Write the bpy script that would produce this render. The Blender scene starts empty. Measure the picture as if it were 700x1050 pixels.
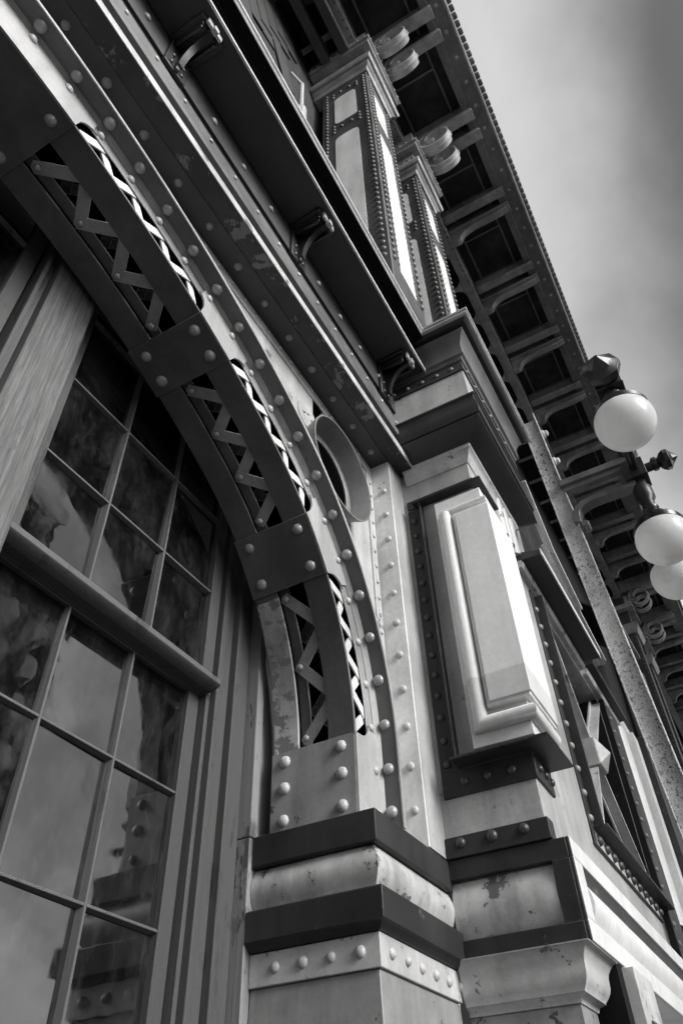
import bpy, bmesh, math, random
from mathutils import Vector, Matrix
random.seed(7)
S = bpy.context.scene
COL = S.collection
ZO = 1.6                      # eye height: every height below is written relative to the eye

# ------------------------------------------------------------------ materials
def newmat(name):
    m = bpy.data.materials.new(name); m.use_nodes = True
    nt = m.node_tree
    b = nt.nodes['Principled BSDF']
    return m, nt, b
def nd(nt, t, **kw):
    n = nt.nodes.new(t)
    for k, v in kw.items():
        if k in ('op',): n.operation = v
        elif k == 'blend': n.blend_type = v
        else: n.inputs[k].default_value = v
    return n
def ramp(nt, src, p0, p1, v0=0., v1=1.):
    r = nt.nodes.new('ShaderNodeMapRange'); r.interpolation_type = 'SMOOTHSTEP'
    nt.links.new(src, r.inputs[0])
    r.inputs[1].default_value = p0; r.inputs[2].default_value = p1
    r.inputs[3].default_value = v0; r.inputs[4].default_value = v1
    return r.outputs[0]
def mixf(nt, fac, a, b):
    m = nt.nodes.new('ShaderNodeMix'); m.data_type = 'FLOAT'
    for i, v in ((0, fac), (2, a), (3, b)):
        if hasattr(v, 'links') or hasattr(v, 'is_linked'): nt.links.new(v, m.inputs[i])
        else: m.inputs[i].default_value = v
    return m.outputs[0]
def noise(nt, co, scale, detail=4, rough=.55, sx=1, sy=1, sz=1):
    mp = nt.nodes.new('ShaderNodeMapping'); mp.inputs['Scale'].default_value = (sx, sy, sz)
    nt.links.new(co, mp.inputs[0])
    n = nd(nt, 'ShaderNodeTexNoise', Scale=scale, Detail=detail, Roughness=rough)
    nt.links.new(mp.outputs[0], n.inputs[0])
    return n.outputs[0]
def paint(name, c, mott=.22, rough=.42, bump=.10, streak=.25, chip=.0, chipc=.05, second=None, grain=.10, metal=0., spec=.5, edge=None):
    """weathered paint: patchy tone, vertical rain streaks, chips, fine orange peel.
    second = (axis, threshold, width, colour): a repainted patch or painted-in light with a ragged edge"""
    m, nt, b = newmat(name)
    co = nt.nodes.new('ShaderNodeTexCoord').outputs['Object']
    n1 = noise(nt, co, 2.2, 6, .65)
    n2 = noise(nt, co, 9, 5, .6, 1, 1, .12)
    n3 = noise(nt, co, 48, 8, .8)
    base = c
    if second:
        ax, th, wd, c2 = second
        sp = nt.nodes.new('ShaderNodeSeparateXYZ'); nt.links.new(co, sp.inputs[0])
        v = sp.outputs[ax]
        ad = nt.nodes.new('ShaderNodeMath'); ad.operation = 'MULTIPLY_ADD'
        nt.links.new(n3, ad.inputs[0]); ad.inputs[1].default_value = wd * 2; nt.links.new(v, ad.inputs[2])
        f = ramp(nt, ad.outputs[0], th + wd - .006, th + wd + .006)
        base = mixf(nt, f, c, c2)
    f1 = ramp(nt, n1, .3, .7, 1 - mott, 1 + mott * .6)
    f2 = ramp(nt, n2, .35, .75, 1 + streak * .3, 1 - streak)
    f3 = ramp(nt, n3, .3, .7, 1 - grain, 1 + grain)
    def mul(a, bb):
        q = nt.nodes.new('ShaderNodeMath'); q.operation = 'MULTIPLY'
        for i, v in enumerate((a, bb)):
            if hasattr(v, 'is_linked'): nt.links.new(v, q.inputs[i])
            else: q.inputs[i].default_value = v
        return q.outputs[0]
    val = mul(mul(mul(base, f1), f2), f3)
    hsrc = n3
    if chip > 0:
        nc = noise(nt, co, 7.5, 9, .72)
        mk = ramp(nt, nc, .70 - chip, .715 - chip)
        val = mixf(nt, mk, val, chipc)
        hsrc = mixf(nt, mk, mul(n3, .25), -.55)
    if edge is not None:
        # paint knocked off along the arrises
        bv = nt.nodes.new('ShaderNodeBevel'); bv.samples = 4; bv.inputs[0].default_value = .007
        ge = nt.nodes.new('ShaderNodeNewGeometry')
        dt = nt.nodes.new('ShaderNodeVectorMath'); dt.operation = 'DOT_PRODUCT'; nt.links.new(bv.outputs[0], dt.inputs[0]); nt.links.new(ge.outputs['Normal'], dt.inputs[1])
        ne = noise(nt, co, 16, 8, .75)
        ad = nt.nodes.new('ShaderNodeMath'); ad.operation = 'MULTIPLY_ADD'; nt.links.new(ne, ad.inputs[0]); ad.inputs[1].default_value = .55; nt.links.new(dt.outputs['Value'], ad.inputs[2])
        mk2 = ramp(nt, ad.outputs[0], 1.13, 1.17, 1, 0)
        val = mixf(nt, mk2, val, edge)
    cc = nt.nodes.new('ShaderNodeCombineColor')
    for i in range(3): nt.links.new(val, cc.inputs[i])
    nt.links.new(cc.outputs[0], b.inputs['Base Color'])
    rr = ramp(nt, n1, .3, .7, rough - .08, rough + .12); nt.links.new(rr, b.inputs['Roughness'])
    b.inputs['Metallic'].default_value = metal
    b.inputs['Specular IOR Level'].default_value = spec
    bp = nd(nt, 'ShaderNodeBump', Strength=bump, Distance=.02); nt.links.new(hsrc, bp.inputs['Height'])
    nt.links.new(bp.outputs[0], b.inputs['Normal'])
    return m
def wood(name, c, paintc=None, rough=.7, bare=.56):
    m, nt, b = newmat(name)
    co = nt.nodes.new('ShaderNodeTexCoord').outputs['Object']
    g = noise(nt, co, 70, 8, .75, 1, 1, .035)
    g2 = noise(nt, co, 180, 4, .7, 1, 1, .05)
    n = noise(nt, co, 3, 6, .6, 1, 1, .5)
    v = ramp(nt, g, .3, .72, c * 1.4, c * .42)
    a = ramp(nt, g2, .35, .7, 1.1, .72)
    w = ramp(nt, n, .3, .7, .8, 1.15)
    q = nt.nodes.new('ShaderNodeMath'); q.operation = 'MULTIPLY'; nt.links.new(v, q.inputs[0]); nt.links.new(a, q.inputs[1])
    q2 = nt.nodes.new('ShaderNodeMath'); q2.operation = 'MULTIPLY'; nt.links.new(q.outputs[0], q2.inputs[0]); nt.links.new(w, q2.inputs[1])
    out = q2.outputs[0]
    if paintc:
        nc = noise(nt, co, 6, 9, .75, 1, 1, .35)
        mk = ramp(nt, nc, bare, bare + .015)
        out = mixf(nt, mk, paintc, out)
    cc = nt.nodes.new('ShaderNodeCombineColor')
    for i in range(3): nt.links.new(out, cc.inputs[i])
    nt.links.new(cc.outputs[0], b.inputs['Base Color']); b.inputs['Roughness'].default_value = rough
    bp = nd(nt, 'ShaderNodeBump', Strength=.35, Distance=.01); nt.links.new(g, bp.inputs['Height'])
    nt.links.new(bp.outputs[0], b.inputs['Normal'])
    return m
def glass(name, seed):
    m, nt, b = newmat(name)
    co = nt.nodes.new('ShaderNodeTexCoord').outputs['Object']
    n = noise(nt, co, 3.3, 3, .5)
    d = noise(nt, co, 8, 8, .7, 1, 1, .5)
    e = noise(nt, co, 40, 6, .8, 1, 1, .35)
    v0 = ramp(nt, d, .38, .72, .003, .026); v1 = ramp(nt, e, .45, .75, .6, 1.6)
    vq = nt.nodes.new('ShaderNodeMath'); vq.operation = 'MULTIPLY'; nt.links.new(v0, vq.inputs[0]); nt.links.new(v1, vq.inputs[1]); v = vq.outputs[0]
    cc = nt.nodes.new('ShaderNodeCombineColor')
    for i in range(3): nt.links.new(v, cc.inputs[i])
    nt.links.new(cc.outputs[0], b.inputs['Base Color'])
    rr = ramp(nt, d, .4, .75, .012, .16); nt.links.new(rr, b.inputs['Roughness'])
    b.inputs['IOR'].default_value = 1.85
    bp = nd(nt, 'ShaderNodeBump', Strength=.06, Distance=.03); nt.links.new(n, bp.inputs['Height'])
    nt.links.new(bp.outputs[0], b.inputs['Normal'])
    return m
def milk(name):
    m, nt, b = newmat(name)
    co = nt.nodes.new('ShaderNodeTexCoord').outputs['Object']
    d = noise(nt, co, 5, 7, .65); e = noise(nt, co, 26, 6, .75)
    v = ramp(nt, d, .50, .85, .95, .72)
    w = ramp(nt, e, .60, .8, 1., .80)
    q = nt.nodes.new('ShaderNodeMath'); q.operation = 'MULTIPLY'; nt.links.new(v, q.inputs[0]); nt.links.new(w, q.inputs[1])
    cc = nt.nodes.new('ShaderNodeCombineColor')
    for i in range(3): nt.links.new(q.outputs[0], cc.inputs[i])
    nt.links.new(cc.outputs[0], b.inputs['Base Color']); b.inputs['Roughness'].default_value = .28
    tr = nt.nodes.new('ShaderNodeBsdfTranslucent'); nt.links.new(cc.outputs[0], tr.inputs[0])
    mx = nd(nt, 'ShaderNodeMixShader', Fac=.42)
    nt.links.new(b.outputs[0], mx.inputs[1]); nt.links.new(tr.outputs[0], mx.inputs[2])
    nt.links.new(mx.outputs[0], nt.nodes['Material Output'].inputs[0])
    return m
def galv(name):
    m, nt, b = newmat(name)
    co = nt.nodes.new('ShaderNodeTexCoord').outputs['Object']
    a = noise(nt, co, 5, 6, .6); s1 = noise(nt, co, 34, 5, .7); s2 = noise(nt, co, 85, 3, .7)
    v = ramp(nt, a, .3, .75, .62, .40)
    k1 = ramp(nt, s1, .54, .60); k2 = ramp(nt, s2, .55, .62)
    mx0 = nt.nodes.new('ShaderNodeMath'); mx0.operation = 'MAXIMUM'; nt.links.new(k1, mx0.inputs[0]); nt.links.new(k2, mx0.inputs[1])
    pd = noise(nt, co, 2.6, 6, .65, 1, 1, .5); pk = ramp(nt, pd, .36, .62, .25, 1.)
    mx = nt.nodes.new('ShaderNodeMath'); mx.operation = 'MULTIPLY'; nt.links.new(mx0.outputs[0], mx.inputs[0]); nt.links.new(pk, mx.inputs[1])
    o = mixf(nt, mx.outputs[0], v, .035)
    cc = nt.nodes.new('ShaderNodeCombineColor')
    for i in range(3): nt.links.new(o, cc.inputs[i])
    nt.links.new(cc.outputs[0], b.inputs['Base Color']); b.inputs['Roughness'].default_value = .6
    bp = nd(nt, 'ShaderNodeBump', Strength=.25, Distance=.01); nt.links.new(mx.outputs[0], bp.inputs['Height']); bp.invert = True
    nt.links.new(bp.outputs[0], b.inputs['Normal'])
    return m

M = {}
M['light'] = paint('pale_paint', .46, chip=.10, chipc=.12, edge=.14)
M['mid'] = paint('grey_paint', .25, chip=.09, streak=.3, edge=.08)
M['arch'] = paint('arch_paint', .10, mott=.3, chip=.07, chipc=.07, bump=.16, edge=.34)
M['webang'] = paint('web_angle_paint', .27, mott=.25, chip=.02)
M['ringp'] = paint('ring_paint', .17, mott=.25, chip=.03)
M['archriv'] = paint('arch_rivet_paint', .34, rough=.24, spec=.7)
M['archweb'] = paint('flange_highlight_paint', .35, mott=.15, chip=.01)
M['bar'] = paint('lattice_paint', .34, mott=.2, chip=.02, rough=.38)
M['barw'] = paint('pale_lattice_paint', .62, mott=.15)
M['dark'] = paint('dark_paint', .030, mott=.3, rough=.45, chip=.06, chipc=.09, spec=.25, edge=.12)
M['darkr'] = paint('dark_rivet_paint', .05, rough=.35)
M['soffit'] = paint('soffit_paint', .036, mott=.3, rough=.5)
M['soffit2'] = paint('dark_grey_paint', .11, mott=.3, rough=.5)  # darker grey of the cornice bands
M['vdark'] = paint('shade_black_paint', .008, mott=.3, rough=.6, spec=.12)  # near-black that paints in shade under the bay crown and beside the console
M['arm'] = paint('iron_arm_paint', .13, mott=.3, rough=.4)
M['rough'] = paint('flaking_soffit_paint', .038, mott=.5, rough=.6, bump=.8, chip=.15, chipc=.15)
M['cream'] = paint('cushion_paint', .46, mott=.3, streak=.45, chip=.125, chipc=.10, edge=.07)
M['peel'] = paint('peeling_paint', .50, mott=.35, streak=.4, chip=.20, chipc=.18, bump=.35)
M['wallpaint'] = paint('wall_paint', .36, mott=.22, chip=.08, chipc=.2, edge=.15, bump=.12)
M['white'] = paint('white_paint', .62, mott=.10, streak=.15, chip=.005, chipc=.3)
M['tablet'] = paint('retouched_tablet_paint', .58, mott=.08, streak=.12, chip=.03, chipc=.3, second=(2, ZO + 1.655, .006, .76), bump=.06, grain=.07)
M['flangep'] = paint('sun_streak_flange_paint', .62, mott=.25, streak=.3, second=(1, 1.10, .012, .34), bump=.15, chip=.01)  # paler tone paints a streak of sunlight into the flange
M['iron'] = paint('black_iron', .010, mott=.4, rough=.32, spec=.6)
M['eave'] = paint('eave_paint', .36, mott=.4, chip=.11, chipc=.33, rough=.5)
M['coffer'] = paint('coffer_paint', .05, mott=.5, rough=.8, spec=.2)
M['fascia'] = paint('fascia_paint', .17, mott=.3)
M['pil'] = paint('pilaster_paint', .065, mott=.25, rough=.45)
M['pilrivet'] = paint('pilaster_rivet_paint', .12, rough=.4)
M['panel'] = paint('pilaster_panel_paint', .76, mott=.1, streak=.2)
M['scroll'] = paint('scroll_paint', .50, mott=.3, chip=.04, chipc=.1)
M['wood'] = wood('weathered_wood', .085, .075, bare=.40)
M['sash'] = wood('sash_wood', .038, .046)
M['sashb'] = wood('muntin_wood', .06, .078)
M['jamb'] = wood('jamb_wood', .04, .052)
M['strip'] = wood('split_strip_wood', .085, .18)
M['glass'] = glass('old_window_glass', 1)
M['black'] = paint('dark_interior', .012, rough=.9, spec=.1)
M['void'] = paint('unlit_void', .002, rough=1., spec=0.)  # near-black painted in for unlit depth, inside the rib and in spandrel holes
M['globe'] = milk('milk_glass')
M['galv'] = galv('galvanised_steel')
M['bolt'] = paint('bolt_zinc', .6, rough=.35)
M['brick'] = paint('sooty_brick', .028, mott=.5, rough=.8)
M['ground'] = paint('pavement', .09, mott=.3, rough=.9, streak=0)
M['tower'] = paint('tower_stone', .05, mott=.2, rough=.8)
M['bay'] = paint('bay_mirror_finish', .92, mott=.1, streak=.1, rough=.22, metal=.95)  # mirror finish put in to imitate sunlight on the bays

# ------------------------------------------------------------------ mesh builder
class MB:
    def __init__(s): s.v = []; s.f = []; s.m = []
    def add(s, vs, fs, mi=0):
        k = len(s.v); s.v += [tuple(p) for p in vs]
        s.f += [tuple(i + k for i in f) for f in fs]; s.m += [mi] * len(fs); return s
    def box(s, x0, x1, y0, y1, z0, z1, mi=0):
        return s.add([(x0,y0,z0),(x1,y0,z0),(x1,y1,z0),(x0,y1,z0),(x0,y0,z1),(x1,y0,z1),(x1,y1,z1),(x0,y1,z1)],
              [(0,3,2,1),(4,5,6,7),(0,1,5,4),(1,2,6,5),(2,3,7,6),(3,0,4,7)], mi)
    def loft(s, rings, closed=True, caps=True, mi=0):
        n = len(rings[0]); vs = [p for r in rings for p in r]; fs = []
        for a in range(len(rings) - 1):
            for i in range(n if closed else n - 1):
                j = (i + 1) % n
                fs.append((a*n+i, a*n+j, (a+1)*n+j, (a+1)*n+i))
        if caps:
            fs.append(tuple(range(n))[::-1]); fs.append(tuple((len(rings)-1)*n + i for i in range(n)))
        return s.add(vs, fs, mi)
    def prism(s, poly, axis, a, b, mi=0):
        def P(u, w, t): return (t,u,w) if axis == 'x' else (u,t,w) if axis == 'y' else (u,w,t)
        return s.loft([[P(u,w,a) for u,w in poly], [P(u,w,b) for u,w in poly]], mi=mi)
    def sweep(s, prof, path, mi=0):
        """profile of (projection, height) swept round a plan path, mitred; outward = left-hand side walking backwards"""
        n = len(path); nr = []
        for i in range(n - 1):
            dx, dy = path[i+1][0]-path[i][0], path[i+1][1]-path[i][1]; l = math.hypot(dx, dy)
            nr.append((dy/l, -dx/l))
        rings = []
        for i, (x, y) in enumerate(path):
            if i == 0: m = nr[0]
            elif i == n-1: m = nr[-1]
            else:
                a, b = nr[i-1], nr[i]; k = 1 + a[0]*b[0] + a[1]*b[1]
                m = ((a[0]+b[0])/k, (a[1]+b[1])/k)
            rings.append([(x + m[0]*e, y + m[1]*e, z) for e, z in prof])
        return s.loft(rings, mi=mi)
    def bar(s, a, b, w, t, up, mi=0):
        a, b, up = Vector(a), Vector(b), Vector(up); d = (b-a).normalized()
        u = (up - d*up.dot(d)).normalized(); v = d.cross(u)
        c = [(-.5,-.5),(.5,-.5),(.5,.5),(-.5,.5)]
        return s.loft([[p + v*(w*i) + u*(t*j) for i, j in c] for p in (a, b)], mi=mi)
    def lathe(s, c, axis, prof, n=24, mi=0, caps=True):
        c, ax = Vector(c), Vector(axis).normalized()
        u = ax.orthogonal().normalized(); v = ax.cross(u)
        return s.loft([[c + ax*h + (u*math.cos(2*math.pi*k/n) + v*math.sin(2*math.pi*k/n))*r for k in range(n)] for r, h in prof], caps=caps, mi=mi)
    def cyl(s, a, b, r, n=12, mi=0):
        a, b = Vector(a), Vector(b); return s.lathe(a, b-a, [(r,0),(r,(b-a).length)], n, mi)
    def dome(s, p, nrm, r, h=None, n=10, mi=0):
        h = h or r*.82
        return s.lathe(p, nrm, [(r,-.002),(r,.08*h),(r*.93,.38*h),(r*.72,.72*h),(r*.4,.94*h),(r*.08,h)], n, mi)
    def build(s, name, mats, parent=None, bevel=0, smooth=35, origin=None, lab=None):
        me = bpy.data.meshes.new(name); o = bpy.data.objects.new(name, me); COL.objects.link(o)
        if parent is not None:
            o.parent = parent; org = wloc(parent)
        else: org = Vector(origin or (0,0,0)); o.location = org
        me.from_pydata([(x-org.x, y-org.y, z+ZO-org.z) for x, y, z in s.v], [], s.f)
        if not isinstance(mats, (list, tuple)): mats = [mats]
        for m in mats: me.materials.append(M[m])
        me.polygons.foreach_set('material_index', s.m)
        bm = bmesh.new(); bm.from_mesh(me)
        bmesh.ops.recalc_face_normals(bm, faces=bm.faces); bm.to_mesh(me); bm.free()
        me.polygons.foreach_set('use_smooth', [True]*len(me.polygons))
        me.set_sharp_from_angle(angle=math.radians(smooth))
        if bevel:
            b = o.modifiers.new('bevel', 'BEVEL'); b.width = bevel; b.segments = 2; b.limit_method = 'ANGLE'; b.angle_limit = math.radians(40)
            b.harden_normals = False
        if lab: o['label'] = lab
        return o
def wloc(o):
    l = Vector(o.location)
    while o.parent: o = o.parent; l += o.location
    return l
def thing(name, label, cat, loc, group=None):
    o = bpy.data.objects.new(name, None); COL.objects.link(o); o.location = loc; o.empty_display_size = .1
    o['label'] = label; o['category'] = cat
    if group: o['group'] = group
    return o
_dm = {}
def rivet(parent, p, nrm, r, mat):
    """one rivet head as a sub-part of its own (shared mesh, own object)"""
    key = (round(r, 4), mat)
    if key not in _dm:
        b = MB().dome((0,0,-ZO), (0,0,1), r, n=14)
        me = bpy.data.meshes.new('rivet'); me.from_pydata([(x,y,z+ZO) for x,y,z in b.v], [], b.f); me.materials.append(M[mat])
        bm = bmesh.new(); bm.from_mesh(me); bmesh.ops.recalc_face_normals(bm, faces=bm.faces); bm.to_mesh(me); bm.free()
        me.polygons.foreach_set('use_smooth', [True]*len(me.polygons)); _dm[key] = me
    o = bpy.data.objects.new('rivet', _dm[key]); COL.objects.link(o); o.parent = parent
    o.location = Vector(p) + Vector((0,0,ZO)) - wloc(parent)
    k_ = random.uniform(.93, 1.07); o.scale = (k_, k_*random.uniform(.97,1.03), random.uniform(.86, 1.08))
    q = Vector((0,0,1)).rotation_difference(Vector(nrm) + Vector((random.uniform(-.07,.07), random.uniform(-.07,.07), random.uniform(-.07,.07)))); o.rotation_mode = 'QUATERNION'; o.rotation_quaternion = q
    return o

# ------------------------------------------------------------------ camera
R = [[0.488932222549421,0.5976712323499731,0.6354009598467317],
     [-0.8718596258233242,0.35852171529183424,0.333650974108295],
     [-0.028391453152254553,-0.7171131554263005,0.6963782360918798]]
cam = bpy.data.cameras.new('camera'); co = bpy.data.objects.new('camera', cam); COL.objects.link(co)
mw = Matrix.Identity(4)
for i in range(3):
    mw[i][0] = R[i][0]; mw[i][1] = -R[i][1]; mw[i][2] = -R[i][2]
mw[2][3] = ZO
co.matrix_world = mw
cam.sensor_fit = 'VERTICAL'; cam.sensor_height = 36; cam.lens = 36*760.36/1050
cam.clip_start = .05; cam.clip_end = 3000
S.camera = co

# ------------------------------------------------------------------ the building
B = thing('iron_fronted_building', 'ornate riveted iron facade with lattice arch, pier, cornice and deep eaves', 'building', (2.742, .655, 0))
STUFF = MB()       # small rivets too many to be parts
SM = ['light', 'darkr', 'pilrivet', 'mid']
def small(p, nrm, r, mi=0, n=7): STUFF.dome(p, nrm, r, n=n, mi=mi)

# --- arch curve (three-centred)
XC, ZT, RB, RS, XS = .1055, 2.664, 3.0776, 1.1673, 2.1907
CZ = ZT - RB; cx = XS - RS; dd = RB - RS; zs = CZ + math.sqrt(dd*dd - (cx-XC)**2)
A0 = math.atan2(zs - CZ, cx - XC); Z0 = .985
L0 = zs - Z0; L1 = RS*A0; L2 = RB*(math.pi/2 - A0); LH = L0 + L1 + L2
def arch(s, off=0.):
    """point and outward normal of the arch at arc length s from the right foot"""
    if s > LH:
        x, z, nx, nz = arch(2*LH - s, off); return 2*XC - x, z, -nx, nz
    if s < L0: return XS + off, Z0 + s, 1., 0.
    if s < L0 + L1:
        a = (s - L0)/RS; return cx + (RS+off)*math.cos(a), zs + (RS+off)*math.sin(a), math.cos(a), math.sin(a)
    a = A0 + (s - L0 - L1)/RB; return XC + (RB+off)*math.cos(a), CZ + (RB+off)*math.sin(a), math.cos(a), math.sin(a)
def s_at(x, z):
    return min((i*.005 for i in range(int(LH*1.6/.005))), key=lambda s: (arch(s)[0]-x)**2 + (arch(s)[1]-z)**2)
SEND = 2*LH
def arcsweep(mb, prof, s0, s1, mi=0, step=.035):
    n = max(2, int((s1-s0)/step)); rings = []
    for i in range(n+1):
        s = s0 + (s1-s0)*i/n; r = []
        for off, y in prof:
            x, z, _, _ = arch(s, off); r.append((x, y, z))
        rings.append(r)
    return mb.loft(rings, mi=mi)
def rect(o0, o1, y0, y1): return [(o0,y0),(o1,y0),(o1,y1),(o0,y1)]

YF, YB = 1.13, 1.475          # front and back of the box rib
rib = MB()
arcsweep(rib, rect(0, .012, YF, 1.242), 0, SEND)                 # front soffit strip

arcsweep(rib, rect(.170, .182, 1.05, YB), 0, SEND)               # outer flange
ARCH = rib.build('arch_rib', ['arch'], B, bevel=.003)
w = MB(); arcsweep(w, rect(.098, .170, YF, YF+.005), 0, SEND)    # web leg of the outer angle
arcsweep(w, [(.150,YF-.001),(.170,YF-.022),(.171,YF+.0)], 0, SEND)  # fillet of the angle
w.build('web_angle', 'webang', ARCH, bevel=.002)
w = MB(); arcsweep(w, rect(.168, .184, 1.044, 1.0495), 0, SEND); w.build('flange_edge_highlight', 'archweb', ARCH)  # paler strip paints in the light on the outer flange's front edge
w = MB(); arcsweep(w, rect(0, .012, 1.368, YB), s_at(2.0,1.89)-.02, SEND); arcsweep(w, rect(.027,.034,1.325,1.372), 0, SEND); arcsweep(w, rect(.012,.075,YB-.012,YB), 0, SEND)
w.build('rear_strip', 'arch', ARCH, bevel=.003)
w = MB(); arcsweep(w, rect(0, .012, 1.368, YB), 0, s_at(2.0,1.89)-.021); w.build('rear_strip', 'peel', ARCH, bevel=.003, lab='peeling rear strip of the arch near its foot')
w = MB(); arcsweep(w, rect(.16, .169, YF+.014, YB-.014), 0, SEND); w.build('rib_shade_core', 'void', ARCH)
# gusset plates: on the soffit and on the front web
GP = [(0.0, .30), (s_at(1.997,1.887), s_at(1.808,2.061)), (s_at(1.256,2.413), s_at(1.068,2.508)), (s_at(.362,2.655), s_at(.02,2.68))]
GP += [(2*LH - b_, 2*LH - a_) for a_, b_ in (GP[2], GP[1], GP[0])]
def slot_profile(s0, s1, first=False):
    """front web plate between s0 and s1 whose ends are scooped by the rounded slot ends"""
    mb = MB(); n = 22
    ext = .12; a, b = (0 if first else s0 - ext), s1 + ext; st = []
    for i in range(n*2+1):
        q_ = a + (b-a)*i/(2*n); d = max(0, s0 - q_, q_ - s1) if not first else max(0, q_ - s1)
        lo = -.0085 if d <= .004 else min(.098, .010 + .088*math.sqrt(max(0, 1-(1-min(1, d/.06))**2)))
        st.append((q_, lo, .150 if d <= .045 else .0985))
    for e in ([s0-.045, s0-.0045, s0+.001] if not first else []) + [s1-.001, s1+.0045, s1+.045]:
        d = max(0, s0-e, e-s1) if not first else max(0, e-s1)
        lo = -.0085 if d <= .004 else min(.098, .010 + .088*math.sqrt(max(0, 1-(1-min(1, d/.06))**2)))
        st.append((e, lo, .150 if d <= .0451 else .0985))
    st.sort()
    for (sa, la, ha), (sb, lb, hb_) in zip(st[:-1], st[1:]):
        h = min(ha, hb_)
        if la > h-.001 and lb > h-.001: continue
        ring = []
        for q_, l in ((sa, la), (sb, lb)):
            x0,z0,_,_ = arch(q_, l); x1,z1,_,_ = arch(q_, h)
            ring.append([(x0,YF-.008,z0),(x1,YF-.008,z1),(x1,YF-.001,z1),(x0,YF-.001,z0)])
        mb.loft(ring)
    return mb
for k, (s0, s1) in enumerate(GP):
    g = MB(); arcsweep(g, rect(-.009, -.001, YF-.001, YB+.004), s0, s1)
    go = g.build('gusset_plate', 'mid' if k == 0 else 'arch', ARCH, bevel=.0025)
    wp = slot_profile(s0, s1, k == 0)
    wp.build('web_plate', 'archweb', ARCH)
    if k < 4:
        ss = (s0+.045, (s0+s1)/2 + .01, s1-.04) if k == 0 else (s0+.05, s1-.05)
        for s in ss:
            for y in (YF+.055, YB-.055):
                x, z, nx, nz = arch(s, -.009); rivet(ARCH, (x,y,z), (-nx,0,-nz), .0225, 'light' if k == 0 else 'archriv')
# rivets along the outer angle: one row in the web leg, one in the flange
s = .05; i = 0
while s < LH + .35:
    x, z, nx, nz = arch(s, .132)
    if s < LH+.2: rivet(ARCH, (x, YF-.007 if any(a-.02 < s < b+.03 for a,b in GP) else YF, z), (0,-1,0), .017, 'light')
    x, z, nx, nz = arch(s+.012, .170); rivet(ARCH, (x, 1.088, z), (-nx,0,-nz), .0225, 'archriv')
    s += .158
# lattice bars
def lattice(mb_name, s0, s1, pa, pb, pitch, thick_dir, w, mat, ends=True):
    n = max(1, round((s1-s0)/pitch)); h = (s1-s0)/n; pts = []
    for k in range(n+1): pts.append((s0 + k*h, pa if k % 2 == 0 else pb))
    for (sa, qa), (sb, qb) in zip(pts[:-1], pts[1:]):
        oa, ya = qa; ob, yb = qb
        xa, za, na, ma = arch(sa, oa); xb, zb, nb, mb_ = arch(sb, ob)
        up = (0,-1,0) if thick_dir == 'y' else (-(na+nb)/2, 0, -(ma+mb_)/2)
        d = (Vector((xb,yb,zb)) - Vector((xa,ya,za))).normalized()*(w*.35 if ends else -.002)
        j = .006 if qa == pa else 0
        ju = Vector(up)*j
        b = MB().bar(Vector((xa,ya,za))-d-ju, Vector((xb,yb,zb))+d-ju, w, .006, up)
        for xx, yy, zz in ((xa,ya,za),(xb,yb,zb)) if ends else ():
            b.lathe(Vector((xx,yy,zz))-ju-Vector(up)*.003, up, [(w*.5,0),(w*.5,.006)], 12)
        b.build('lattice_bar', mat, ARCH)
    return pts
GAPS = [(GP[0][1], GP[1][0]), (GP[1][1], GP[2][0]), (GP[2][1], GP[3][0]), (GP[3][1], GP[4][0])]
for k, (a, b) in enumerate(GAPS):
    a2, b2 = a + .04, b - .04
    n = max(2, 2*round((b2-a2)/.235)); 
    pts = lattice('x', a2, b2, (.020, 1.342), (.020, 1.215), (b2-a2)/n, 'r', .046, 'bar')
    for s, q in pts[::2]:
        if k < 3:
            x, z, nx, nz = arch(s, .011); rivet(ARCH, (x, q[1], z), (-nx,0,-nz), .0135, 'archriv')
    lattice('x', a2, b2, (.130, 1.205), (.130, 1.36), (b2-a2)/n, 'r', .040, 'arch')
    n = max(2, 2*round((b-a)/.17))
    lattice('x', a+.03, b-.03, (.018, YF+.010), (.112, YF+.010), (b-a-.06)/n, 'y', .036, 'barw', False)

# --- spandrel panel with the iron ring
YS = 1.165
sp = MB(); n = 70
for i in range(n):
    sa, sb = (LH+1.2)*i/n, (LH+1.2)*(i+1)/n
    def top(s):
        x, z, nx, nz = arch(s, .182); return x, z
    (xa, za), (xb, zb) = top(sa), top(sb)
    sp.loft([[(xa,YS,za),(xa,YS+.012,za),(max(xa, 2.58) if za < 2.2 else xa,YS+.012, za if za < 2.2 else 3.07),(max(xa,2.58) if za < 2.2 else xa,YS, za if za < 2.2 else 3.07)],
             [(xb,YS,zb),(xb,YS+.012,zb),(max(xb, 2.58) if za < 2.2 else xb,YS+.012, zb if za < 2.2 else 3.07),(max(xb,2.58) if za < 2.2 else xb,YS, zb if za < 2.2 else 3.07)]], caps=False)
xk = [arch((LH+1.2)*i/n, .182) for i in range(n+1)]
xk = [(x, z) for x, z, _, _ in xk if z >= 2.0]
sp.box(min(xk[0][0], 2.05), 2.58, YS+.001, YS+.011, 2.18, 3.07)
SP = sp.build('spandrel_panel', 'light', B)
c = MB()
c.box(-1.3, 2.58, YS-.008, YS, 2.995, 3.066); c.box(2.515, 2.576, YS-.0075, YS, 1.1, 2.995)
c.build('border_strip', 'light', SP, bevel=.002)
fl = MB(); fl.box(-2.6, 2.592, 1.05, 1.22, 3.07, 3.082); FL = fl.build('top_flange', 'soffit', SP, bevel=.003)
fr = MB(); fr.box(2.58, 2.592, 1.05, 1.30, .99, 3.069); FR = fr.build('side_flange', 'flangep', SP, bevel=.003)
for k in range(12):
    z = 1.13 + k*.172
    if z < 3.0: rivet(FR, (2.58, 1.095, z), (-1,0,0), .0185, 'light')
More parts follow.
